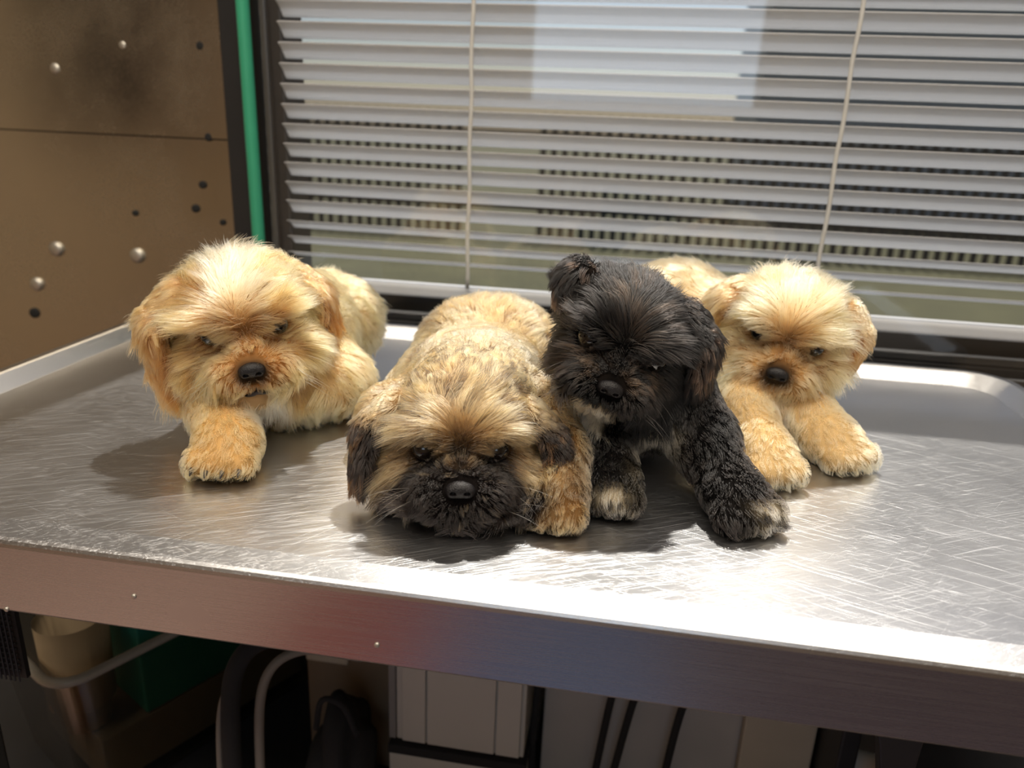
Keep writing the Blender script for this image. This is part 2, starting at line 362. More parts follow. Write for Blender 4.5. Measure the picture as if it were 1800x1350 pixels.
def rivet(x, z):
    bm = bmesh.new(); bmesh.ops.create_uvsphere(bm, u_segments=12, v_segments=8, radius=0.0016)
    for v in bm.verts: v.co = Vector((x + v.co.x, Y0 - 0.0188 + v.co.y * 0.5, H + z + v.co.z))
    from_bm('rivet', bm, M['screw'], table, smooth=True)
rivet(-0.121, -0.040); rivet(-0.268, -0.030); rivet(-0.355, -0.052)
for x in (-0.49, 0.335):
    for y in (0.42,):
        box('leg', x - 0.016, x + 0.016, y - 0.016, y + 0.016, 0.001, H - 0.058, M['ridge'], table, bevel=0.003)
bm = bmesh.new()
vs = [bm.verts.new((p[0], 0.452, H + p[1])) for p in ((0.168, -0.058), (0.226, -0.058), (0.222, -0.20), (0.214, -0.24), (0.206, -0.20), (0.196, -0.15))]
f = bm.faces.new(vs); r = bmesh.ops.extrude_face_region(bm, geom=[f])
for v in r['geom']:
    if isinstance(v, bmesh.types.BMVert): v.co.y += 0.012
from_bm('support_bracket', bm, M['dark'], table, bevel=0.0015)

# ------------------------------------------------------------------ things stored under the table
ZS = H - 0.46
shelf = empty('storage_shelf', (-0.2, 0.7, 0))
tag(shelf, 'low dark shelf under the steel table, stacked with boxes', 'shelf')
box('shelf_board', -0.95, 0.60, 0.46, 0.94, ZS - 0.02, ZS, M['dark'], shelf, bevel=0.002)
for x in (-0.93, 0.58):
    for y in (0.48, 0.92): box('leg', x - 0.012, x + 0.012, y - 0.012, y + 0.012, 0.001, ZS - 0.0205, M['dark'], shelf)
# clear bin, turned corner-on
binM = Matrix.Translation((-0.485, 0.500, 0)) @ Matrix.Rotation(math.radians(61), 4, 'Z')
bino = empty('storage_bin', binM @ Vector((0.19, 0.12, ZS)))
tag(bino, 'clear plastic storage bin turned corner-on under the table', 'bin')
zb = ZS + 0.002; zt = H - 0.266; LB, WB = 0.36, 0.24
def bin_ring(ins, z, n=6, r=0.03):
    out = []
    for cx, cy, a0 in ((LB - ins - r, WB - ins - r, 0), (ins + r, WB - ins - r, 90), (ins + r, ins + r, 180), (LB - ins - r, ins + r, 270)):
        for k in range(n + 1):
            a = math.radians(a0 + 90 * k / n); out.append(binM @ Vector((cx + r * math.cos(a), cy + r * math.sin(a), z)))
    return out
def loft(name, rings, m, parent, close=True):
    bm = bmesh.new(); prev = None
    for ri in rings:
        cur = [bm.verts.new(p) for p in ri]; n = len(cur)
        if prev is None: bm.faces.new(cur[::-1])
        else:
            for k in range(n): bm.faces.new((prev[k], prev[(k + 1) % n], cur[(k + 1) % n], cur[k]))
        prev = cur
    if close: bm.faces.new(prev)
    return from_bm(name, bm, m, parent, smooth=False)
loft('bin_body', [bin_ring(0.03, zb), bin_ring(0.012, zt - 0.012), bin_ring(0.016, zt - 0.012), bin_ring(0.034, zb + 0.004)], M['clear'], bino)
bm = bmesh.new(); tube_bm(bm, bin_ring(0.004, zt - 0.006) + bin_ring(0.004, zt - 0.006)[:1], 0.0050, 8)
from_bm('bin_rim', bm, M['rim'], bino, smooth=True)
def inbin(name, x0, x1, y0, y1, z0, z1, m, label, cat, bevel=0.002):
    o = box(name, x0, x1, y0, y1, z0, z1, m, None, bevel, M=binM); tag(o, label, cat); return o
inbin('folded_papers', 0.05, 0.30, 0.045, 0.19, zb + 0.006, zb + 0.07, M['card'], 'brown paper bundle in the bottom of the clear bin', 'paper')
tb = empty('teal_carton', binM @ Vector((0.2, 0.1, zb + 0.1)))
tag(tb, 'teal green carton lying on top inside the clear storage bin', 'carton')
box('carton_body', 0.10, 0.32, 0.045, 0.12, zb + 0.072, zt + 0.01, M['teal'], tb, 0.002, M=binM)
box('carton_lid', 0.098, 0.322, 0.043, 0.122, zt + 0.0101, zt + 0.016, M['tealtop'], tb, 0.002, M=binM)
bm = bmesh.new(); bmesh.ops.create_cone(bm, cap_ends=True, segments=28, radius1=0.024, radius2=0.034, depth=0.13)
bmesh.ops.inset_region(bm, faces=[f for f in bm.faces if f.normal.z > 0.9], thickness=0.002)
for f in [f for f in bm.faces if f.normal.z > 0.9 and len(f.verts) > 8]:
    bmesh.ops.translate(bm, verts=f.verts, vec=(0, 0, -0.1))
cupM = binM @ Matrix.Translation((0.055, 0.085, zb + 0.07 + 0.069)) 
for v in bm.verts: v.co = cupM @ v.co
cup = from_bm('paper_cup', bm, M['cream'], None, smooth=True); tag(cup, 'cream paper cup standing in the near corner of the clear bin', 'cup')
# dark mesh pen pot, far left
mesh_pot = empty('mesh_basket', (-0.55, 0.50, H - 0.2))
tag(mesh_pot, 'black wire mesh basket hung under the table corner', 'basket')
bm = bmesh.new()
for k in range(9):
    tube_bm(bm, [(-0.475 + 0.004 * k, 0.43, H - 0.059), (-0.475 + 0.004 * k, 0.43, H - 0.19)], 0.0008, 5)
for k in range(24):
    tube_bm(bm, [(-0.477, 0.431, H - 0.065 - 0.005 * k), (-0.441, 0.431, H - 0.065 - 0.005 * k)], 0.0008, 5)
from_bm('wire_mesh', bm, M['dark'], mesh_pot)
box('basket_back', -0.478, -0.440, 0.434, 0.438, H - 0.19, H - 0.06, M['dark'], mesh_pot)
# black bent-tube frame
fr = empty('bent_tube_frame', (-0.33, 0.53, ZS))
tag(fr, 'black bent tube frame with a pale inner strip beside the clear bin', 'frame')
c = spline([(-0.235, 0.56, H - 0.22), (-0.285, 0.54, H - 0.205), (-0.312, 0.52, H - 0.225), (-0.318, 0.51, H - 0.30), (-0.318, 0.51, ZS + 0.012)], 8)
tube('outer_tube', c, 0.0085, M['bag'], fr)
c2 = [p + Vector((0.020, 0.012, -0.02)) for p in c if p.z > ZS + 0.035]; tube('inner_strip', c2, 0.0045, M['strip'], fr)
c3 = [p + Vector((-0.016, 0.004, -0.035)) for p in c[14:] if p.z > ZS + 0.05]; tube('outer_strip', c3, 0.003, M['strip'], fr)
# brown carton with pale flap
bc = empty('brown_carton', (-0.27, 0.72, ZS)); tag(bc, 'brown cardboard carton with a pale top flap behind the bent tube frame', 'carton')
box('carton_body', -0.312, -0.206, 0.66, 0.74, ZS + 0.001, H - 0.315, M['card'], bc, 0.002)
box('carton_flap', -0.31, -0.262, 0.653, 0.6598, H - 0.322, H - 0.312, M['beige'], bc, 0.002)
# black bag
bm = bmesh.new(); bmesh.ops.create_icosphere(bm, subdivisions=4, radius=1)
for v in bm.verts:
    p = v.co.copy(); n_ = 0.10 * math.sin(5 * p.x + 3 * p.z) + 0.08 * math.sin(7 * p.z - 2 * p.y) + 0.05 * math.sin(11 * p.x + 5)
    v.co = Vector((-0.246 + p.x * 0.032 * (1 + n_), 0.60 + p.y * 0.045 * (1 + n_), max(ZS + 0.001, ZS + 0.055 + p.z * 0.085 * (1 + n_))))
bag = empty('cloth_bag', (-0.215, 0.60, ZS)); tag(bag, 'slumped black cloth bag between brown carton and white cabinet', 'bag')
from_bm('bag_body', bm, M['bag'], bag, smooth=True)
tube('bag_strap', spline([(-0.266, 0.575, ZS + 0.125), (-0.256, 0.57, ZS + 0.165), (-0.236, 0.572, ZS + 0.16), (-0.226, 0.58, ZS + 0.12)], 6), 0.003, M['bag'], bag)
# white cabinet on a dark-edged board
cab = empty('white_cabinet', (-0.12, 0.7, ZS)); tag(cab, 'white laminate cabinet with two vertical grooves under the table', 'cabinet')
cf = 0.615
box('cabinet_body', -0.197, -0.063, cf + 0.004, 0.82, ZS + 0.085, H - 0.10, M['white'], cab, 0.001)
for a, b in ((-0.190, -0.1655), (-0.1635, -0.0935), (-0.0915, -0.0675)):
    box('front_board', a, b, cf, cf + 0.0038, ZS + 0.087, H - 0.101, M['white'], cab, 0.0006)
box('cabinet_plinth', -0.203, -0.06, cf - 0.004, 0.82, ZS + 0.001, ZS + 0.072, M['white'], cab, 0.001)
box('plinth_seal', -0.204, -0.059, cf - 0.005, 0.81, ZS + 0.073, ZS + 0.084, M['bag'], cab, 0.001)
box('side_trim', -0.205, -0.1975, cf + 0.002, 0.82, ZS + 0.086, H - 0.10, M['grey'], cab, 0.001)
# grey backing panel with cables
pan = box('cladding_board', -0.049, 0.226, 0.669, 0.680, ZS + 0.001, H - 0.105, M['palegrey'], None, 0.002); tag(pan, 'grey upright panel standing behind the hanging cables', 'panel')
for pts, lab in (([(-0.052, 0.655, H - 0.12), (-0.055, 0.65, H - 0.30), (-0.057, 0.645, H - 0.38), (-0.056, 0.645, ZS + 0.004)], 'black cable hanging close against the white cabinet edge'),
                 ([(0.035, 0.655, H - 0.12), (0.031, 0.65, H - 0.26), (0.020, 0.645, H - 0.31), (0.006, 0.64, ZS + 0.004)], 'black cable hanging first from the middle of grey panel'),
                 ([(0.062, 0.655, H - 0.12), (0.056, 0.65, H - 0.26), (0.042, 0.645, H - 0.31), (0.022, 0.64, ZS + 0.004)], 'black cable hanging between two others before grey panel'),
                 ([(0.13, 0.655, H - 0.15), (0.118, 0.65, H - 0.25), (0.092, 0.645, H - 0.30), (0.076, 0.64, ZS + 0.004)], 'black cable bent sharply, hanging nearest the beige board')):
    tag(tube('power_cable', spline(pts, 8), 0.004, M['bag']), lab, 'cable', 'cables under the table')
o = box('beige_board', 0.155, 0.225, 0.655, 0.667, ZS + 0.001, H - 0.10, M['beige'], None, 0.002); tag(o, 'beige board leaning upright behind the cables', 'board')
o = box('dark_divider', 0.228, 0.245, 0.60, 0.80, ZS + 0.001, H - 0.10, M['dark'], None, 0.002); tag(o, 'thin dark divider standing beside the beige board', 'divider')
o = tube('pale_pipe', [(0.248, 0.62, H - 0.315), (0.45, 0.60, H - 0.335)], 0.010, M['pipe'], None, 16); tag(o, 'short pale pipe lying level behind the dark table bracket', 'pipe')
o = box('grey_crate', 0.25, 0.43, 0.66, 0.80, ZS + 0.001, H - 0.12, M['grey'], None, 0.004); tag(o, 'grey crate behind the pale pipe', 'crate')
tr = empty('black_tray', (0.33, 0.50, ZS)); tag(tr, 'black plastic tray under the table holding loose wires', 'tray')
box('tray_body', 0.25, 0.45, 0.47, 0.57, ZS + 0.001, H - 0.22, M['dark'], tr, 0.004)
tube('tray_wire', spline([(0.26, 0.475, H - 0.21), (0.30, 0.49, H - 0.19), (0.34, 0.48, H - 0.205), (0.40, 0.50, H - 0.19)], 6), 0.0018, M['pipe'], tr)
# unseen coloured sheets on the floor, added to tint the apron's reflections
for n_, x0, x1, m in (('floor_reflect_sheet', -2.1, -0.74, M['pink']), ('floor_reflect_sheet', -0.72, -0.36, M['red']), ('floor_reflect_sheet', -0.34, 0.16, M['blue']), ('floor_reflect_sheet', 0.18, 2.1, M['purple'])):
    struct(box(n_, x0, x1, -1.7, 0.2, 0.0005, 0.006, m))

# ------------------------------------------------------------------ puppies: smooth bodies from blended volumes, then combed fur
unit = lambda v: v / (np.linalg.norm(v, axis=-1, keepdims=True) + 1e-12)

def sd_ell(P, c, r, R):
    q = (P - c) @ R.T; k0 = np.sqrt(((q / r) ** 2).sum(-1)) + 1e-9; k1 = np.sqrt(((q / (r * r)) ** 2).sum(-1)) + 1e-9
    return k0 * (k0 - 1) / k1

def sd_cone(P, a, b, ra, rb):
    ba = b - a; pa = P - a; h = np.clip(pa @ ba / (ba @ ba), 0, 1)
    return np.sqrt(((pa - h[..., None] * ba) ** 2).sum(-1)) - (ra + (rb - ra) * h)

class Prim:
    def __init__(s, kind, args, k, flow, length, sub=False): s.kind, s.args, s.k, s.flow, s.length, s.sub = kind, args, k, flow, length, sub
    def sd(s, P): return sd_ell(P, *s.args) if s.kind == 'e' else sd_cone(P, *s.args)
    def bounds(s):
        if s.kind == 'e': c, r, R = s.args; m = r.max(); return c - m, c + m
        a, b, ra, rb = s.args; return np.minimum(a - ra, b - rb), np.maximum(a + ra, b + rb)

def sdf(prims, P):
    d = None
    for p in prims:
        e = p.sd(P)
        if d is None: d = e; continue
        if p.sub: d = np.maximum(d, -e); continue
        h = np.clip(0.5 + 0.5 * (d - e) / p.k, 0, 1); d = d + (e - d) * h - p.k * h * (1 - h)
    return d

def surface_net(prims, res, zmin=None, pad=0.012):
    bs = [p.bounds() for p in prims if not p.sub]; lo = np.min([b[0] for b in bs], 0) - pad; hi = np.max([b[1] for b in bs], 0) + pad
    n = np.ceil((hi - lo) / res).astype(int) + 1
    ax = [lo[i] + res * np.arange(n[i]) for i in range(3)]
    G = np.stack(np.meshgrid(*ax, indexing='ij'), -1).astype(np.float32); D = np.empty(tuple(n), np.float32)
    for i in range(0, n[0], 24): D[i:i + 24] = sdf(prims, G[i:i + 24].astype(float))
    if zmin is not None: D = np.maximum(D, zmin - G[..., 2])
    neg = D < 0
    corner = [(i, j, k) for i in (0, 1) for j in (0, 1) for k in (0, 1)]
    sl = lambda A, c: A[c[0]:n[0] - 1 + c[0], c[1]:n[1] - 1 + c[1], c[2]:n[2] - 1 + c[2]]
    cnt = sum(sl(neg, c).astype(np.int8) for c in corner); act = (cnt > 0) & (cnt < 8); cells = np.argwhere(act)
    acc = np.zeros((len(cells), 3)); num = np.zeros(len(cells))
    for a in corner:
        for ax_ in range(3):
            if a[ax_] == 1: continue
            b = list(a); b[ax_] = 1
            da = D[tuple((cells + a).T)]; db = D[tuple((cells + b).T)]; m = (da < 0) != (db < 0)
            t = np.where(m, da / np.where(m, da - db, 1), 0); p = np.tile(np.array(a, float), (len(cells), 1)); p[:, ax_] += t
            acc[m] += p[m]; num += m
    verts = lo + res * (cells + acc / num[:, None])
    idx = -np.ones(act.shape, int); idx[tuple(cells.T)] = np.arange(len(cells)); faces = []
    for ax_ in range(3):
        u, w = (ax_ + 1) % 3, (ax_ + 2) % 3
        s0 = [slice(1, n[i] - 1) for i in range(3)]; s1 = list(s0); s0[ax_] = slice(0, n[ax_] - 1); s1[ax_] = slice(1, n[ax_])
        a, b = neg[tuple(s0)], neg[tuple(s1)]; e = np.argwhere(a != b); off = np.ones(3, int); off[ax_] = 0; flip = a[tuple(e.T)]; e = e + off
        def cid(du, dw): q = e.copy(); q[:, u] -= du; q[:, w] -= dw; return idx[tuple(q.T)]
        f = np.stack([cid(1, 1), cid(0, 1), cid(0, 0), cid(1, 0)], 1)
        f[~flip] = f[~flip][:, ::-1]; faces.append(f)
    return verts, np.concatenate(faces)

def np_mesh(name, verts, faces, origin, mat_, parent, colour=None):
    me = bpy.data.meshes.new(name); me.vertices.add(len(verts)); me.vertices.foreach_set('co', (verts - origin).astype(np.float32).ravel())
    k = faces.shape[1]; me.loops.add(len(faces) * k); me.loops.foreach_set('vertex_index', faces.astype(np.int32).ravel())
    me.polygons.add(len(faces)); me.polygons.foreach_set('loop_start', np.arange(0, len(faces) * k, k, dtype=np.int32))
    me.update(calc_edges=True); me.validate(); me.shade_smooth()
    if colour is not None:
        at = me.color_attributes.new('coat', 'FLOAT_COLOR', 'POINT'); c = np.ones((len(verts), 4), np.float32); c[:, :3] = colour; at.data.foreach_set('color', c.ravel())
    me.materials.append(mat_)
    o = bpy.data.objects.new(name, me); COL.objects.link(o); o.parent = parent
    return o

def attr_material(name, hair):
    m = bpy.data.materials.new(name); m.use_nodes = True; t = m.node_tree
    a = t.nodes.new('ShaderNodeAttribute'); a.attribute_name = 'coat'
    if hair:
        t.nodes.remove(t.nodes['Principled BSDF'])
        h = t.nodes.new('ShaderNodeBsdfHairPrincipled'); h.model = 'CHIANG'; h.parametrization = 'COLOR'
        h.inputs['Roughness'].default_value = 0.36; h.inputs['Radial Roughness'].default_value = 0.5; h.inputs['Random Roughness'].default_value = 0.2
        h.inputs['Coat'].default_value = 0.0
        t.links.new(a.outputs['Color'], h.inputs['Color']); t.links.new(h.outputs[0], t.nodes['Material Output'].inputs[0])
    else:
        p = t.nodes['Principled BSDF']; p.inputs['Roughness'].default_value = 0.9; p.inputs['Specular IOR Level'].default_value = 0.1
        t.links.new(a.outputs['Color'], p.inputs['Base Color'])
    return m
M['skin'] = attr_material('puppy_skin', False); M['fur'] = attr_material('puppy_fur', True)
M['eye'] = mat('dark_eye', (0.006, 0.004, 0.003, 1), 0.06, coat=0.2, noise=0.2)
M['nose'] = mat('wet_nose', (0.006, 0.005, 0.006, 1), 0.42, spec=0.35, noise=0.2, bump=0.5, bscale=1500)
M['mouth'] = mat('mouth_inside', (0.02, 0.012, 0.012, 1), 0.4, noise=0.2)
M['claw'] = mat('claw_horn', (0.05, 0.04, 0.035, 1), 0.35, noise=0.3)

def vnoise(P, s, seed):
    r = np.random.default_rng(seed); out = np.zeros_like(P)
    for k in range(5):
        d = r.normal(size=(3, 3)); d = unit(d) * s * (0.7 + 0.35 * k); out += np.stack([np.sin(P @ d[i] + r.uniform(0, 6.28)) for i in range(3)], -1)
    return out / 2.2

def fur(name, parent, origin, verts, faces, density, prims, shape, colour, kill=(), zmin=None, clump=0.62, guides=22, seg=6, radius=0.00017, seed=0, wave=1.0):
    """comb hairs over a surface: shape(P,N,w) -> flow, length, lift, gravity ; colour(P,N,rnd) -> root, tip"""
    r = np.random.default_rng(seed)
    tri = np.concatenate([faces[:, [0, 1, 2]], faces[:, [0, 2, 3]]]); a, b, c = verts[tri[:, 0]], verts[tri[:, 1]], verts[tri[:, 2]]
    nr = np.cross(b - a, c - a); ar = np.linalg.norm(nr, axis=1) / 2; nr = unit(nr)
    cen = (a + b + c) / 3; dens = density(cen, nr); w = ar * dens; n = int(w.sum())
    pick = r.choice(len(tri), n, p=w / w.sum()); u, v = r.random(n), r.random(n); f = u + v > 1; u[f], v[f] = 1 - u[f], 1 - v[f]
    P = a[pick] + u[:, None] * (b - a)[pick] + v[:, None] * (c - a)[pick]
    e = 0.002; N = unit(np.stack([sdf(prims, P + d) - sdf(prims, P - d) for d in np.eye(3) * e], -1))
    ok = np.ones(n, bool)
    for kc, kr in kill: ok &= ((P - kc) ** 2).sum(1) > kr * kr
    P, N = P[ok], N[ok]; n = len(P)
    W = np.stack([np.exp(-np.maximum(p.sd(P), -0.02) / 0.006) for p in prims if not p.sub], 1); W /= W.sum(1, keepdims=True)
    flow, L, lift, grav = shape(P, N, W)
    flow = flow + 0.32 * wave * vnoise(P, 95, seed + 1) + 0.30 * wave * vnoise(P, 240, seed + 2)
    flow = unit(flow - (flow * N).sum(1, keepdims=True) * N)
    rnd = r.random(n); L = L * (0.6 + 0.6 * r.random(n)) * (1 + 0.18 * vnoise(P, 160, seed + 3)[:, 0])
    d0 = unit(flow * (1 - lift)[:, None] + N * lift[:, None] + 0.08 * r.normal(size=(n, 3)))
    d1 = unit(flow + N * (lift * 0.35 - 0.02)[:, None] + grav[:, None] * V(0, 0, -1) + 0.11 * r.normal(size=(n, 3)) + 0.30 * wave * vnoise(P, 420, seed + 4))
    t = np.linspace(0, 1, seg); C = np.empty((n, seg, 3)); C[:, 0] = P - N * 0.0006; st = L[:, None] / (seg - 1)
    for k in range(1, seg):
        d = unit(d0 * (1 - t[k - 1]) + d1 * t[k - 1]); C[:, k] = C[:, k - 1] + d * st
    # clumps: hairs lean to a nearby guide hair
    g = r.choice(n, max(8, n // guides), replace=False)
    from mathutils.kdtree import KDTree
    kd = KDTree(len(g))
    for i, q in enumerate(P[g]): kd.insert(q, i)
    kd.balance()
    near = g[np.fromiter((kd.find(q)[1] for q in P), int, n)]
    amt = (clump * (0.5 + 0.6 * r.random(n)))[:, None] * t[None] ** 1.3
    C = C * (1 - amt[..., None]) + C[near] * amt[..., None]
    # keep hairs outside the body and above the table
    for k in range(2, seg, 2):
        q = C[:, k]; d = sdf(prims, q); m = d < 0.0008 * k
        if m.any(): C[m, k:] += (N[m] * (0.0008 * k - d[m])[:, None])[:, None, :]
    if zmin is not None: C[..., 2] = np.maximum(C[..., 2], zmin + 0.0004 + 0.0012 * r.random(n)[:, None])
    root, tip = colour(P, N, np.clip(0.68 * rnd[near] + 0.32 * rnd, 0, 1))
    cu = bpy.data.hair_curves.new(name); cu.add_curves([seg] * n)
    cu.position_data.foreach_set('vector', (C - origin).astype(np.float32).ravel())
    ra = cu.attributes.new('radius', 'FLOAT', 'POINT') if 'radius' not in cu.attributes else cu.attributes['radius']
    prof_ = radius * np.array([1.0, 1.0, 0.95, 0.85, 0.6, 0.15])[:seg]; ra.data.foreach_set('value', (np.tile(prof_, (n, 1)) * (0.75 + 0.5 * r.random((n, 1)))).astype(np.float32).ravel())
    ca = cu.attributes.new('coat', 'FLOAT_COLOR', 'POINT'); cc = np.ones((n, seg, 4), np.float32); tt = t[None, :, None]
    cc[..., :3] = np.clip(root[:, None] * (1 - tt) + tip[:, None] * tt, 0.002, 0.96); ca.data.foreach_set('color', cc.ravel())
    cu.materials.append(M['fur'])
    o = bpy.data.objects.new(name, cu); COL.objects.link(o); o.parent = parent; o['kind'] = 'stuff'
    return o

sm = lambda x, a, b: (lambda t: t * t * (3 - 2 * t))(np.clip((x - a) / (b - a), 0, 1))
mix = lambda a, b, t: a * (1 - t[..., None]) + b * t[..., None]

class Puppy:
    def __init__(s, label, base, eyemid, pitch, yaw, roll, S, seed):
        s.seed = seed; s.S = S; s.base = V(base[0], base[1], H + base[2]); s.root = empty('puppy', s.base); tag(s.root, label, 'dog')
        E_ = V(eyemid[0], eyemid[1], H + eyemid[2]); F = unit(CAM - E_); R = unit(np.cross(V(0, 0, 1), F)); U = np.cross(F, R)   # looks towards the photographer
        for ax, ang in ((R, pitch), (U, yaw)):
            q = np.array(Matrix.Rotation(math.radians(ang), 3, Vector(ax))); F, R, U = q @ F, q @ R, q @ U
        q = np.array(Matrix.Rotation(math.radians(roll), 3, Vector(F))); R, U = q @ R, q @ U
        s.A = np.stack([R, F, U]); s.c = E_ - F * 0.040 * S - U * 0.006 * S      # rows: side, face-forward, up
        s.prims = []
    def w(s, *p): return s.c + (np.array(p, float) * s.S) @ s.A
    def loc(s, P): return ((P - s.c) @ s.A.T) / s.S
    def he(s, c, r, k=0.010):            # head ellipsoid, head units
        s.prims.append(Prim('e', (s.w(*c), np.array(r) * s.S, s.A), k, 'head', 0.016))
    def ell(s, c, r, k=0.016, flow=(0, 1, -0.5), length=0.016, rz=0, rx=0):
        Rm = np.array((Matrix.Rotation(math.radians(rz), 3, 'Z') @ Matrix.Rotation(math.radians(rx), 3, 'X'))).T
        s.prims.append(Prim('e', (V(c[0], c[1], H + c[2]), np.array(r, float), Rm), k, np.array(flow, float), length))
    def limb(s, pts, rads, k=0.012, length=0.011, down=0.35):
        for (p, q), (a, b) in zip(zip(pts, pts[1:]), zip(rads, rads[1:])):
            p, q = V(p[0], p[1], H + p[2]), V(q[0], q[1], H + q[2]); fl = unit(q - p) + V(0, 0, -down)
            s.prims.append(Prim('c', (p, q, a, b), k, fl, length))
    def paw(s, p, yaw, size=1.0, length=0.008):
        """rounded paw with four toes; yaw is the heading of the toes, degrees from straight at the camera"""
        y = math.radians(yaw); f = V(math.sin(y), -math.cos(y), 0); sd_ = V(math.cos(y), math.sin(y), 0); c = V(p[0], p[1], H + p[2])
        Rm = np.stack([sd_, f, V(0, 0, 1)])
        s.prims.append(Prim('e', (c, np.array([0.0165, 0.0200, 0.0135]) * size, Rm), 0.010, f + V(0, 0, -0.25), length))
        s.toes = getattr(s, 'toes', [])
        for t in (-1.5, -0.5, 0.5, 1.5):
            tc = c + sd_ * t * 0.0085 * size + f * (0.0165 - 0.0022 * abs(t)) * size + V(0, 0, -0.0035 * size)
            s.prims.append(Prim('e', (tc, np.array([0.0058, 0.0095, 0.0080]) * size, Rm), 0.004, f * 1.2 + sd_ * t * 0.2 + V(0, 0, -0.8), length))
            s.toes.append((tc, f, size))
    def head(s, muzzle=1.0, jaw=1.0, cheek=1.0, drop=0.0):
        s.he((0, -0.006, 0.006), (0.044, 0.042, 0.034)); s.he((0, 0.016, 0.014), (0.034, 0.025, 0.020))
        for x in (-1, 1):
            s.he((x * 0.025 * cheek, 0.012, -0.016 - 0.6 * drop), (0.023 * cheek, 0.025, 0.022)); s.he((x * 0.020, 0.031, 0.017), (0.014, 0.010, 0.008), 0.006)
            s.he((x * 0.0125, 0.043, -0.019), (0.0165, 0.015, 0.0135 * muzzle), 0.006)
        s.he((0, 0.040, -0.010), (0.013, 0.016, 0.013), 0.006); s.he((0, 0.034, -0.032 - drop), (0.017, 0.017, 0.011 * jaw), 0.008); s.he((0, 0.0, -0.022), (0.034, 0.03, 0.022))
    def surf(s, p, d):
        """walk outward from p along d (head units) to the surface"""
        p = s.w(*p); d = unit(np.array(d, float)) @ s.A
        for _ in range(60):
            q = sdf(s.prims, p[None])[0]
            if abs(q) < 1e-5: break
            p = p - d * q * 0.8
        return p
    def build(s, colour, ears, dens=1.25e6, body_dens=0.62e6, eyes=((-0.021, 0.0), (0.021, 0.0)), eye_r=0.0068, mouth=None, rd=0.00017, brow=1.0, lenk=1.0, extra_kill=(), squint=0.0, wave=1.0, claws=True, whisk=(0.75, 0.65, 0.48)):
        pr = s.prims; S_ = s.S; base = s.base
        verts, faces = surface_net(pr, 0.0026, zmin=H + 0.0008)
        eyec = [s.surf((x, 0.01, 0.006 + z), (0, 1, 0.0)) for x, z in eyes]
        nosec = s.surf((0, 0.03, -0.011), (0, 1, 0)) ; mouthc = s.surf((0, 0.02, -0.0285), (0, 1, -0.1))
        hp = np.array([p.flow is not None and isinstance(p.flow, str) for p in pr])
        flows = np.array([V(0, 0, 0) if isinstance(p.flow, str) else unit(p.flow) for p in pr]); lens = np.array([p.length for p in pr])
        nl = s.loc(nosec); el_ = [s.loc(e) for e in eyec]
        def shape(P, N, W):
            q = s.loc(P); hw = W[:, hp].sum(1)
            bw = sm(q[:, 2], -0.002, 0.014)
            rn = unit(q - (nl + V(0, -0.012, 0.0))); rs = unit(q - V(0, 0.044, 0.010)); rs[:, 0] *= 1.25
            hf = rn * (1 - bw)[:, None] + rs * bw[:, None]
            hf[:, 2] -= 0.35 * (1 - bw) * sm(np.abs(q[:, 0]), 0.004, 0.02)
            side = sm(np.abs(q[:, 0]), 0.022, 0.042); hf[:, 2] -= 0.55 * side
            hf[:, 1] -= 0.5 * sm(-q[:, 1], -0.02, 0.02)
            flow = W @ flows + (unit(hf) @ s.A) * hw[:, None]
            dn = np.linalg.norm(q - nl, axis=1)
            hl = 0.005 + 0.020 * sm(dn, 0.010, 0.042) + 0.004 * sm(q[:, 2], 0.012, 0.03) * brow
            hl += 0.006 * sm(-q[:, 2], 0.012, 0.035) * sm(dn, 0.02, 0.04)
            for e in el_:
                dv = q - e; de = np.linalg.norm(dv * V(1, 1, 1.1), axis=1); hl *= 1 - (0.72 - 0.35 * squint) * (1 - sm(de, 0.0065, 0.014))
                inner = (np.abs(q[:, 0]) < np.abs(e[0])) ; hl *= np.where(inner & (de < 0.014), 0.75, 1)
            L = (W @ lens) * (1 - hw) * 1.0 + hl * S_ * hw * 1.0
            lift = 0.26 - 0.07 * hw; grav = 0.28 + 0.14 * hw
            return flow, L * lenk, lift, grav
        den = lambda C, N: np.where(np.linalg.norm(s.loc(C), axis=1) < 0.062, dens, body_dens) * np.where(C[:, 2] < H + 0.004, 0.15, 1)
        skin = lambda P: mix(*colour(s, P, np.zeros_like(P), np.full(len(P), 0.5), 'body'), np.full(len(P), 0.3)) * 0.6
        np_mesh('body', verts, faces, base, M['skin'], s.root, skin(verts))
        kill = [(e, eye_r * S_ * 0.98) for e in eyec] + [(nosec + V(0, 0, 0), 0.0080 * S_)] + list(extra_kill)
        if mouth: kill.append((mouthc, 0.0075 * S_))
        fur('fur', s.root, base, verts, faces, den, pr, shape, lambda P, N, r: colour(s, P, N, r, 'body'), kill, H, seed=s.seed, radius=rd, wave=wave)
        # a few long whiskers
        rr = np.random.default_rng(s.seed + 50); W_ = []
        for sx in (-1, 1):
            for k in range(9):
                p0 = s.surf((sx * rr.uniform(0.009, 0.022), 0.02, rr.uniform(-0.028, -0.012)), (sx * 0.5, 1, 0)); d = unit(V(sx * rr.uniform(0.6, 1.2), rr.uniform(0.35, 0.9), rr.uniform(-0.35, 0.30))) @ s.A; ln = rr.uniform(0.016, 0.030) * S_; pts = []
                for j in range(6): pts.append(p0 + d * ln * j / 5 + V(0, 0, -0.007) * (j / 5) ** 2)
                W_.append(pts)
        W_ = np.array(W_); W_[..., 2] = np.maximum(W_[..., 2], H + 0.001); cu = bpy.data.hair_curves.new('whiskers'); cu.add_curves([6] * len(W_)); cu.position_data.foreach_set('vector', (W_ - base).astype(np.float32).ravel())
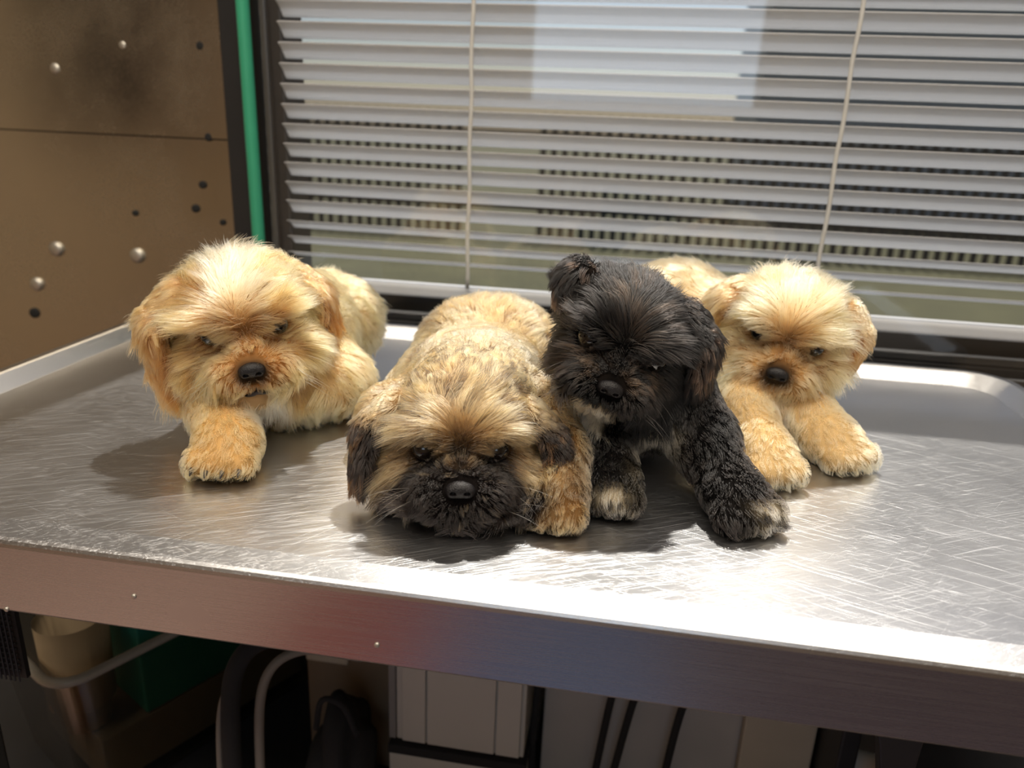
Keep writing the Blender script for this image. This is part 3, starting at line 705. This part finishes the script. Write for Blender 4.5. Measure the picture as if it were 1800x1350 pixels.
        ra = cu.attributes.new('radius', 'FLOAT', 'POINT') if 'radius' not in cu.attributes else cu.attributes['radius']; ra.data.foreach_set('value', np.tile(np.linspace(0.00012, 0.00003, 6), len(W_)).astype(np.float32))
        ca = cu.attributes.new('coat', 'FLOAT_COLOR', 'POINT'); ca.data.foreach_set('color', np.tile(np.array(list(whisk) + [1.0], np.float32), len(W_) * 6)); cu.materials.append(M['fur'])
        o = bpy.data.objects.new('whiskers', cu); COL.objects.link(o); o.parent = s.root; o['kind'] = 'stuff'
        # eyes, nose, mouth
        for e in eyec:
            bm = bmesh.new(); bmesh.ops.create_uvsphere(bm, u_segments=24, v_segments=16, radius=eye_r * S_)
            c = e - s.A[1] * 0.0030 * S_
            for v in bm.verts: v.co = Vector(c) + v.co
            from_bm('eye', bm, M['eye'], s.root, smooth=True)
        npr = [Prim('e', (nosec + (V(0, 0.0005, 0) * S_) @ s.A, V(0.0074, 0.0046, 0.0050) * S_, s.A), 0.002, None, 0)]
        for x in (-1, 1): npr.append(Prim('e', (nosec + (V(x * 0.0050, -0.0005, -0.0014) * S_) @ s.A, V(0.0036, 0.0047, 0.0038) * S_, s.A), 0.002, None, 0))
        for x in (-1, 1): npr.append(Prim('e', (nosec + (V(x * 0.0040, 0.0048, -0.0016) * S_) @ s.A, V(0.0019, 0.0030, 0.0014) * S_, s.A), 0.001, None, 0, True))
        npr.append(Prim('e', (nosec + (V(0, 0.0066, -0.005) * S_) @ s.A, V(0.0005, 0.0022, 0.005) * S_, s.A), 0.001, None, 0, True))
        nv, nf = surface_net(npr, 0.00055, pad=0.002); np_mesh('nose', nv, nf, base, M['nose'], s.root)
        if mouth:
            mp = [Prim('e', (mouthc + (V(x, -0.001, z) * S_) @ s.A, V(0.0045, 0.0030, 0.0014) * S_, s.A), 0.002, None, 0) for x, z in ((-0.0045, -0.0010), (0, 0.0004), (0.0045, -0.0010))]
            mp.append(Prim('e', (mouthc + (V(0, -0.001, 0.006) * S_) @ s.A, V(0.0008, 0.0026, 0.006) * S_, s.A), 0.001, None, 0))
            mv, mf = surface_net(mp, 0.0006, pad=0.002); np_mesh('mouth', mv, mf, base, M['mouth'], s.root)
        if claws:
            for tc, f, z in getattr(s, 'toes', []):
                bm = bmesh.new(); tip = tc + f * 0.0125 * z + V(0, 0, -0.0035)
                tip[2] = max(tip[2], H + 0.0012); mid = (tc + f * 0.0095 * z + V(0, 0, -0.0010)); mid[2] = max(mid[2], H + 0.0025)
                tube_bm(bm, [tc + f * 0.006 * z, mid, tip], [0.0016 * z, 0.0013 * z, 0.0004], 8); from_bm('claw', bm, M['claw'], s.root, smooth=True)
        # ears: flat flaps hung from the skull, each with its own coat
        for i, (chain, wide, thick, el_len, outn) in enumerate(ears):
            pts = [s.w(*p[:3]) for p in chain]; rads = [p[3] * S_ for p in chain]; ep = []
            for (a, b), (ra, rb) in zip(zip(pts, pts[1:]), zip(rads, rads[1:])):
                ax = unit(b - a); nn = np.array(outn, float) @ s.A; nn = unit(nn - (nn @ ax) * ax); sd_ = np.cross(ax, nn); Rm = np.stack([sd_, nn, ax])
                ep.append(Prim('e', ((a + b) / 2, np.array([(ra + rb) / 2, thick * S_, np.linalg.norm(b - a) * 0.72]), Rm), 0.010, ax + V(0, 0, -0.45), el_len))
            ev, ef = surface_net(ep, 0.0018, zmin=H + 0.0008); ec = mix(*colour(s, ev, ev * 0, np.full(len(ev), 0.5), 'ear%d' % i), np.full(len(ev), 0.3)) * 0.7
            eo = np_mesh('ear', ev, ef, base, M['skin'], s.root, ec); efl = np.array([unit(p.flow) for p in ep]); a0 = pts[0]; a1 = pts[-1]; al = np.linalg.norm(a1 - a0)
            def eshape(P, N, W):
                h = np.clip((P - a0) @ unit(a1 - a0) / al, 0, 1); n = len(P)
                return W @ efl, el_len * (0.75 + 0.45 * h), np.full(n, 0.24), np.full(n, 0.35)
            fur('ear_fur', eo, base, ev, ef, lambda C, N: np.full(len(C), dens * 0.85), ep, eshape, lambda P, N, r, i=i: colour(s, P, N, r, 'ear%d' % i), (), H, seed=s.seed + 7 + i, radius=rd, clump=0.7, wave=wave)

c3 = lambda r, g, b: np.array(srgb(r, g, b)[:3])
def spread(P, sc_, seed): return vnoise(P, sc_, seed)[:, 0]

def gold_coat(pale, deep, earc, streak, mask=0.0):
    def f(s, P, N, r, where):
        q = s.loc(P); n = len(P); nz = spread(P, 70, s.seed) * 0.5 + spread(P, 260, s.seed + 5) * 0.5
        t = np.clip(0.5 + 0.6 * nz + 0.9 * (r - 0.5), 0, 1)
        root = mix(np.tile(deep * 0.6, (n, 1)), np.tile(deep, (n, 1)), t); root = mix(root, np.tile(pale, (n, 1)), 0.75 * sm(np.linalg.norm(q, axis=1), 0.06, 0.075)); tip = mix(np.tile(deep, (n, 1)), np.tile(pale, (n, 1)), np.clip(t * 0.95 + 0.15 + 0.35 * sm(np.linalg.norm(q, axis=1), 0.06, 0.075), 0, 1))
        if where.startswith('ear'):
            k = sm(q[:, 2], 0.03, -0.005); ec = np.tile(earc, (n, 1)); root = mix(root, ec * 0.8, k); tip = mix(tip, ec * (0.85 + 0.5 * r[:, None]), k * 0.85)
            return root, tip
        hd = np.linalg.norm(q, axis=1) < 0.075
        blaze = hd * sm(q[:, 2], 0.012, 0.028) * (1 - sm(np.abs(q[:, 0] + 0.004), 0.006, 0.016)) * streak
        chin = hd * sm(-q[:, 2], 0.026, 0.036) * (1 - sm(np.abs(q[:, 0]), 0.010, 0.022)) * sm(q[:, 1], 0.02, 0.04)
        for k in (blaze, chin): root = mix(root, np.tile(pale, (n, 1)), k * 0.7); tip = mix(tip, np.tile(c3(250, 234, 204), (n, 1)), k * 0.9)
        stop = hd * np.exp(-((q[:, 0] / 0.007) ** 2 + ((q[:, 2] - 0.008) / 0.012) ** 2)) * (q[:, 1] > 0.02) * (0.55 + mask)
        for sx in (-1, 1): stop = np.maximum(stop, hd * np.exp(-(((q[:, 0] - sx * 0.019) / 0.009) ** 2 + ((q[:, 2] - 0.004) / 0.008) ** 2)) * (q[:, 1] > 0.02) * (0.6 + mask))
        dk = np.tile(c3(105, 72, 42), (n, 1)); root = mix(root, dk, stop); tip = mix(tip, dk * 1.4, stop)
        dn = np.sqrt((q[:, 0] / 1.25) ** 2 + (q[:, 2] + 0.014) ** 2); nose = hd * (1 - sm(dn, 0.006, 0.0115 + 0.010 * mask)) * (q[:, 1] > 0.03)
        bk = np.tile(c3(45, 36, 32), (n, 1)); root = mix(root, bk, nose); tip = mix(tip, bk, nose * 0.85)
        return root, tip
    return f

def sable_coat(s, P, N, r, where):
    q = s.loc(P); n = len(P); T = lambda c: np.tile(c, (n, 1)); nz = spread(P, 60, 5) * 0.5 + spread(P, 220, 9) * 0.6
    t = np.clip(0.5 + 0.5 * nz + 0.6 * (r - 0.5), 0, 1)
    root = mix(T(c3(92, 64, 40)), T(c3(140, 104, 66)), t); tip = mix(T(c3(196, 150, 92)), T(c3(240, 205, 150)), t)
    if where.startswith('ear'):
        k = sm(-q[:, 2], -0.034, -0.014); bk = T(c3(22, 16, 14)); br = T(c3(120, 80, 45))
        root = mix(root, bk, k); tip = mix(tip, mix(bk, br, sm(r, 0.6, 1.0)), k); return root, tip
    hw = 1 - sm(np.linalg.norm(q, axis=1), 0.062, 0.085)
    # pale, grey-streaked back
    gs = sm(spread(P, 42, 31) + 0.5 * spread(P, 130, 32) + 0.7 * (r - 0.5), 0.05, 0.7) * (1 - hw); root = mix(root, T(c3(80, 70, 62)), gs * 0.8); tip = mix(tip, T(c3(150, 136, 118)), gs * 0.75)
    pl = (1 - hw) * sm(t, 0.4, 0.9); tip = mix(tip, T(c3(246, 222, 176)), pl * 0.7)
    ft = hw * (q[:, 1] > 0.0)
    dk = ft * sm(-q[:, 2] - 0.45 * np.maximum(np.abs(q[:, 0]) - 0.012, 0), -0.012, 0.008) * sm(q[:, 1], 0.002, 0.022)
    for sx in (-1, 1): dk = np.maximum(dk, ft * np.exp(-(((q[:, 0] - sx * 0.0195) / 0.0125) ** 2 + ((q[:, 2] - 0.002) / 0.0105) ** 2)) * 1.0 * (q[:, 1] > 0.015))
    dk = np.maximum(dk, ft * np.exp(-((q[:, 0] / 0.010) ** 2 + ((q[:, 2] - 0.003) / 0.018) ** 2)) * (0.55 + 0.4 * r) * (q[:, 1] > 0.02))
    dk = np.clip(dk - 0.45 * sm(r, 0.74, 0.86), 0, 1)
    bk = T(c3(20, 15, 14)); root = mix(root, bk, np.clip(dk * 1.4, 0, 1)); tip = mix(tip, T(c3(22, 17, 15)), np.clip(dk * 1.3, 0, 1))
    sp = (0.35 + 0.65 * hw) * (1 - dk) * sm(r, 0.58, 0.72); root = mix(root, T(c3(26, 19, 14)), sp * 0.95); tip = mix(tip, T(c3(34, 25, 18)), sp * 0.92)
    return root, tip

def black_coat(s, P, N, r, where):
    q = s.loc(P); n = len(P); T = lambda c: np.tile(c, (n, 1)); t = np.clip(0.5 + 0.5 * spread(P, 80, 4) + 0.8 * (r - 0.5), 0, 1)
    root = T(c3(9, 8, 8)); tip = mix(T(c3(10, 9, 9)), T(c3(30, 25, 23)), t ** 3)
    if where.startswith('ear'): return root, mix(tip, T(c3(95, 68, 50)), sm(t, 0.6, 1) * 0.5)
    hd = np.linalg.norm(q, axis=1) < 0.07
    tan = hd * np.exp(-(((np.abs(q[:, 0]) - 0.013) / 0.009) ** 2 + ((q[:, 2] + 0.004) / 0.006) ** 2)) * (q[:, 1] > 0.03) * sm(r, 0.35, 0.7)
    tan = np.maximum(tan, hd * np.exp(-((q[:, 0] / 0.008) ** 2 + ((q[:, 2] - 0.03) / 0.014) ** 2)) * 0.5 * sm(r, 0.4, 0.8))
    tip = mix(tip, T(c3(140, 112, 88)), tan * 0.55)
    wh = hd * sm(-q[:, 2], 0.025, 0.031) * (1 - sm(np.abs(q[:, 0] + 0.006), 0.010, 0.018)) * sm(q[:, 1], 0.010, 0.025)
    X = P - V(0, 0, H)
    wh = np.maximum(wh, np.exp(-(((X[:, 0] - 0.026) / 0.010) ** 2 + ((X[:, 2] - 0.042) / 0.014) ** 2)) * (X[:, 1] < 0.525) * (~hd) * 1.1 * sm(r, 0.1, 0.4))
    for tx, ty in ((0.003, 0.444), (0.099, 0.449)): wh = np.maximum(wh, np.exp(-(((X[:, 0] - tx) / 0.009) ** 2 + ((X[:, 1] - ty) / 0.007) ** 2)) * (X[:, 2] < 0.024) * sm(r, 0.35, 0.6) * 1.1)
    wh = np.clip(wh, 0, 1); root = mix(root, T(c3(215, 195, 160)), wh); tip = mix(tip, T(c3(250, 236, 208)), wh)
    return root, tip

# the golden puppy at the metal wall
p = Puppy('golden puppy with squinting eyes and dark nose, resting nearest the metal wall', (-0.27, 0.56, 0), (-0.264, 0.489, 0.0905), 26, 0, 8, 1.10, 21)
p.head(jaw=1.25, drop=0.006)
p.limb([(-0.285, 0.55, 0.085), (-0.290, 0.59, 0.070)], [0.040, 0.046], length=0.018)
p.ell((-0.288, 0.620, 0.058), (0.052, 0.062, 0.054), flow=(0.1, 0.8, -0.7), length=0.019); p.ell((-0.288, 0.690, 0.050), (0.054, 0.055, 0.047), flow=(0.2, 0.7, -0.8), length=0.018)
p.ell((-0.268, 0.545, 0.040), (0.040, 0.030, 0.036), flow=(0, -0.2, -1), length=0.020); p.ell((-0.236, 0.580, 0.030), (0.030, 0.042, 0.028), flow=(0.2, -0.2, -1), length=0.016)
p.limb([(-0.312, 0.560, 0.050), (-0.300, 0.510, 0.026), (-0.272, 0.468, 0.018)], [0.028, 0.022, 0.019]); p.paw((-0.268, 0.462, 0.0155), 10, 1.25)
p.build(gold_coat(c3(243, 196, 130), c3(176, 112, 58), c3(150, 86, 36), 0.6), 
        [([(-0.036, -0.006, 0.026, 0.016), (-0.060, 0.000, 0.004, 0.021), (-0.058, 0.012, -0.034, 0.014)], 1, 0.0055, 0.019, (-1, 0.3, 0.3)),
         ([(0.034, -0.014, 0.024, 0.015), (0.053, -0.012, 0.004, 0.018), (0.056, -0.006, -0.022, 0.012)], 1, 0.0055, 0.016, (1, 0.2, 0.3))],
        mouth=True, squint=0.10, brow=1.5, eye_r=0.0068)

# the sable puppy lying flat in front
p = Puppy('sable brown puppy with a dark muzzle, chin flat on the table at the front', (-0.10, 0.52, 0), (-0.091, 0.418, 0.050), 15, 0, 0, 1.06, 41)
p.head(jaw=0.8)
p.limb([(-0.100, 0.47, 0.050), (-0.105, 0.53, 0.046)], [0.042, 0.046], length=0.014)
p.ell((-0.112, 0.570, 0.044), (0.054, 0.062, 0.042), flow=(0, 1, -0.35), length=0.023); p.ell((-0.118, 0.660, 0.046), (0.064, 0.066, 0.046), flow=(-0.1, 1, -0.4), length=0.023)
p.ell((-0.165, 0.525, 0.026), (0.028, 0.034, 0.024), flow=(-0.4, 0.2, -0.9), length=0.014); p.ell((-0.160, 0.620, 0.028), (0.030, 0.045, 0.026), flow=(-0.4, 0.2, -0.9), length=0.014)
p.limb([(-0.170, 0.64, 0.022), (-0.186, 0.618, 0.014), (-0.192, 0.604, 0.0115)], [0.020, 0.013, 0.0105])
p.limb([(-0.055, 0.53, 0.036), (-0.036, 0.48, 0.022), (-0.033, 0.448, 0.017)], [0.026, 0.020, 0.017]); p.paw((-0.034, 0.440, 0.0150), 0, 1.08)
p.build(sable_coat, [([(-0.040, -0.002, 0.030, 0.014), (-0.057, 0.006, 0.010, 0.017), (-0.060, 0.016, -0.018, 0.010)], 1, 0.005, 0.012, (-1, 0.35, 0.3)),
         ([(0.042, -0.002, 0.026, 0.015), (0.060, 0.008, 0.002, 0.020), (0.060, 0.018, -0.032, 0.014)], 1, 0.005, 0.012, (1, 0.35, 0.3))], lenk=0.85, dens=1.5e6, body_dens=0.75e6, eye_r=0.0074, wave=0.7, claws=False)

# the black puppy
p = Puppy('black puppy with white chin and toes, head tilted, beside the sable puppy', (0.02, 0.56, 0), (0.0, 0.480, 0.102), 28, 0, -17, 1.00, 61)
p.head(cheek=0.78)
p.limb([(0.016, 0.535, 0.090), (0.018, 0.575, 0.068)], [0.036, 0.042], length=0.016)
p.ell((0.020, 0.600, 0.054), (0.044, 0.060, 0.048), flow=(0, 1, -0.5), length=0.014); p.ell((0.006, 0.645, 0.050), (0.042, 0.048, 0.044), flow=(0, 1, -0.6), length=0.014)
p.ell((0.018, 0.535, 0.055), (0.036, 0.028, 0.036), flow=(0, -0.2, -1), length=0.024)
p.limb([(-0.006, 0.535, 0.050), (-0.006, 0.505, 0.026), (0.001, 0.475, 0.016)], [0.024, 0.017, 0.0155]); p.paw((0.002, 0.466, 0.0145), 3, 0.98)
p.limb([(0.044, 0.545, 0.055), (0.060, 0.515, 0.036), (0.076, 0.484, 0.019)], [0.025, 0.021, 0.017]); p.paw((0.082, 0.468, 0.0155), 24, 1.2)
p.limb([(-0.015, 0.680, 0.06), (-0.038, 0.705, 0.094), (-0.060, 0.71, 0.106)], [0.014, 0.012, 0.008], length=0.016)
p.build(black_coat, [([(-0.036, -0.008, 0.036, 0.012), (-0.047, -0.002, 0.030, 0.011), (-0.048, 0.006, 0.016, 0.008)], 1, 0.0055, 0.012, (-0.7, 0.4, 0.5)),
         ([(0.034, -0.008, 0.030, 0.016), (0.057, -0.004, 0.012, 0.023), (0.064, 0.004, -0.018, 0.020)], 1, 0.0065, 0.016, (1, 0.3, 0.3))], dens=1.35e6, eyes=((-0.0225, 0.0), (0.0225, 0.0)), lenk=0.95, wave=0.5, eye_r=0.0080, claws=False, squint=-0.6, brow=0.2, whisk=(0.06, 0.05, 0.045))

# the pale golden puppy on the other side
p = Puppy('pale cream puppy with orange ears, lying behind the black puppy', (0.12, 0.66, 0), (0.125, 0.600, 0.086), 29, 0, -10, 1.02, 81)
p.head(jaw=1.15, drop=0.004)
p.limb([(0.122, 0.655, 0.082), (0.110, 0.70, 0.068)], [0.038, 0.044], length=0.018)
p.ell((0.098, 0.705, 0.058), (0.050, 0.056, 0.050), flow=(-0.5, 0.8, -0.4), length=0.018); p.ell((0.048, 0.742, 0.072), (0.058, 0.046, 0.050), flow=(-0.8, 0.5, -0.4), length=0.018)
p.ell((0.114, 0.640, 0.042), (0.044, 0.034, 0.036), flow=(0, -0.3, -1), length=0.020)
p.limb([(0.095, 0.640, 0.045), (0.100, 0.590, 0.026), (0.109, 0.550, 0.018)], [0.028, 0.021, 0.018]); p.paw((0.111, 0.541, 0.0155), 14, 1.2)
p.limb([(0.138, 0.645, 0.042), (0.150, 0.615, 0.025), (0.163, 0.588, 0.019)], [0.026, 0.021, 0.019]); p.paw((0.168, 0.580, 0.0155), 32, 1.2)
p.build(gold_coat(c3(248, 212, 154), c3(190, 134, 76), c3(176, 104, 44), 0.3, mask=0.35),
        [([(-0.037, -0.008, 0.022, 0.015), (-0.054, -0.006, 0.008, 0.018), (-0.056, -0.004, -0.010, 0.013)], 1, 0.0055, 0.018, (-1, 0.3, 0.3)),
         ([(0.040, -0.006, 0.028, 0.013), (0.055, -0.002, 0.006, 0.015), (0.052, 0.004, -0.024, 0.010)], 1, 0.005, 0.010, (1, 0.3, 0.3))], brow=1.4, dens=1.1e6, body_dens=0.55e6, claws=False)
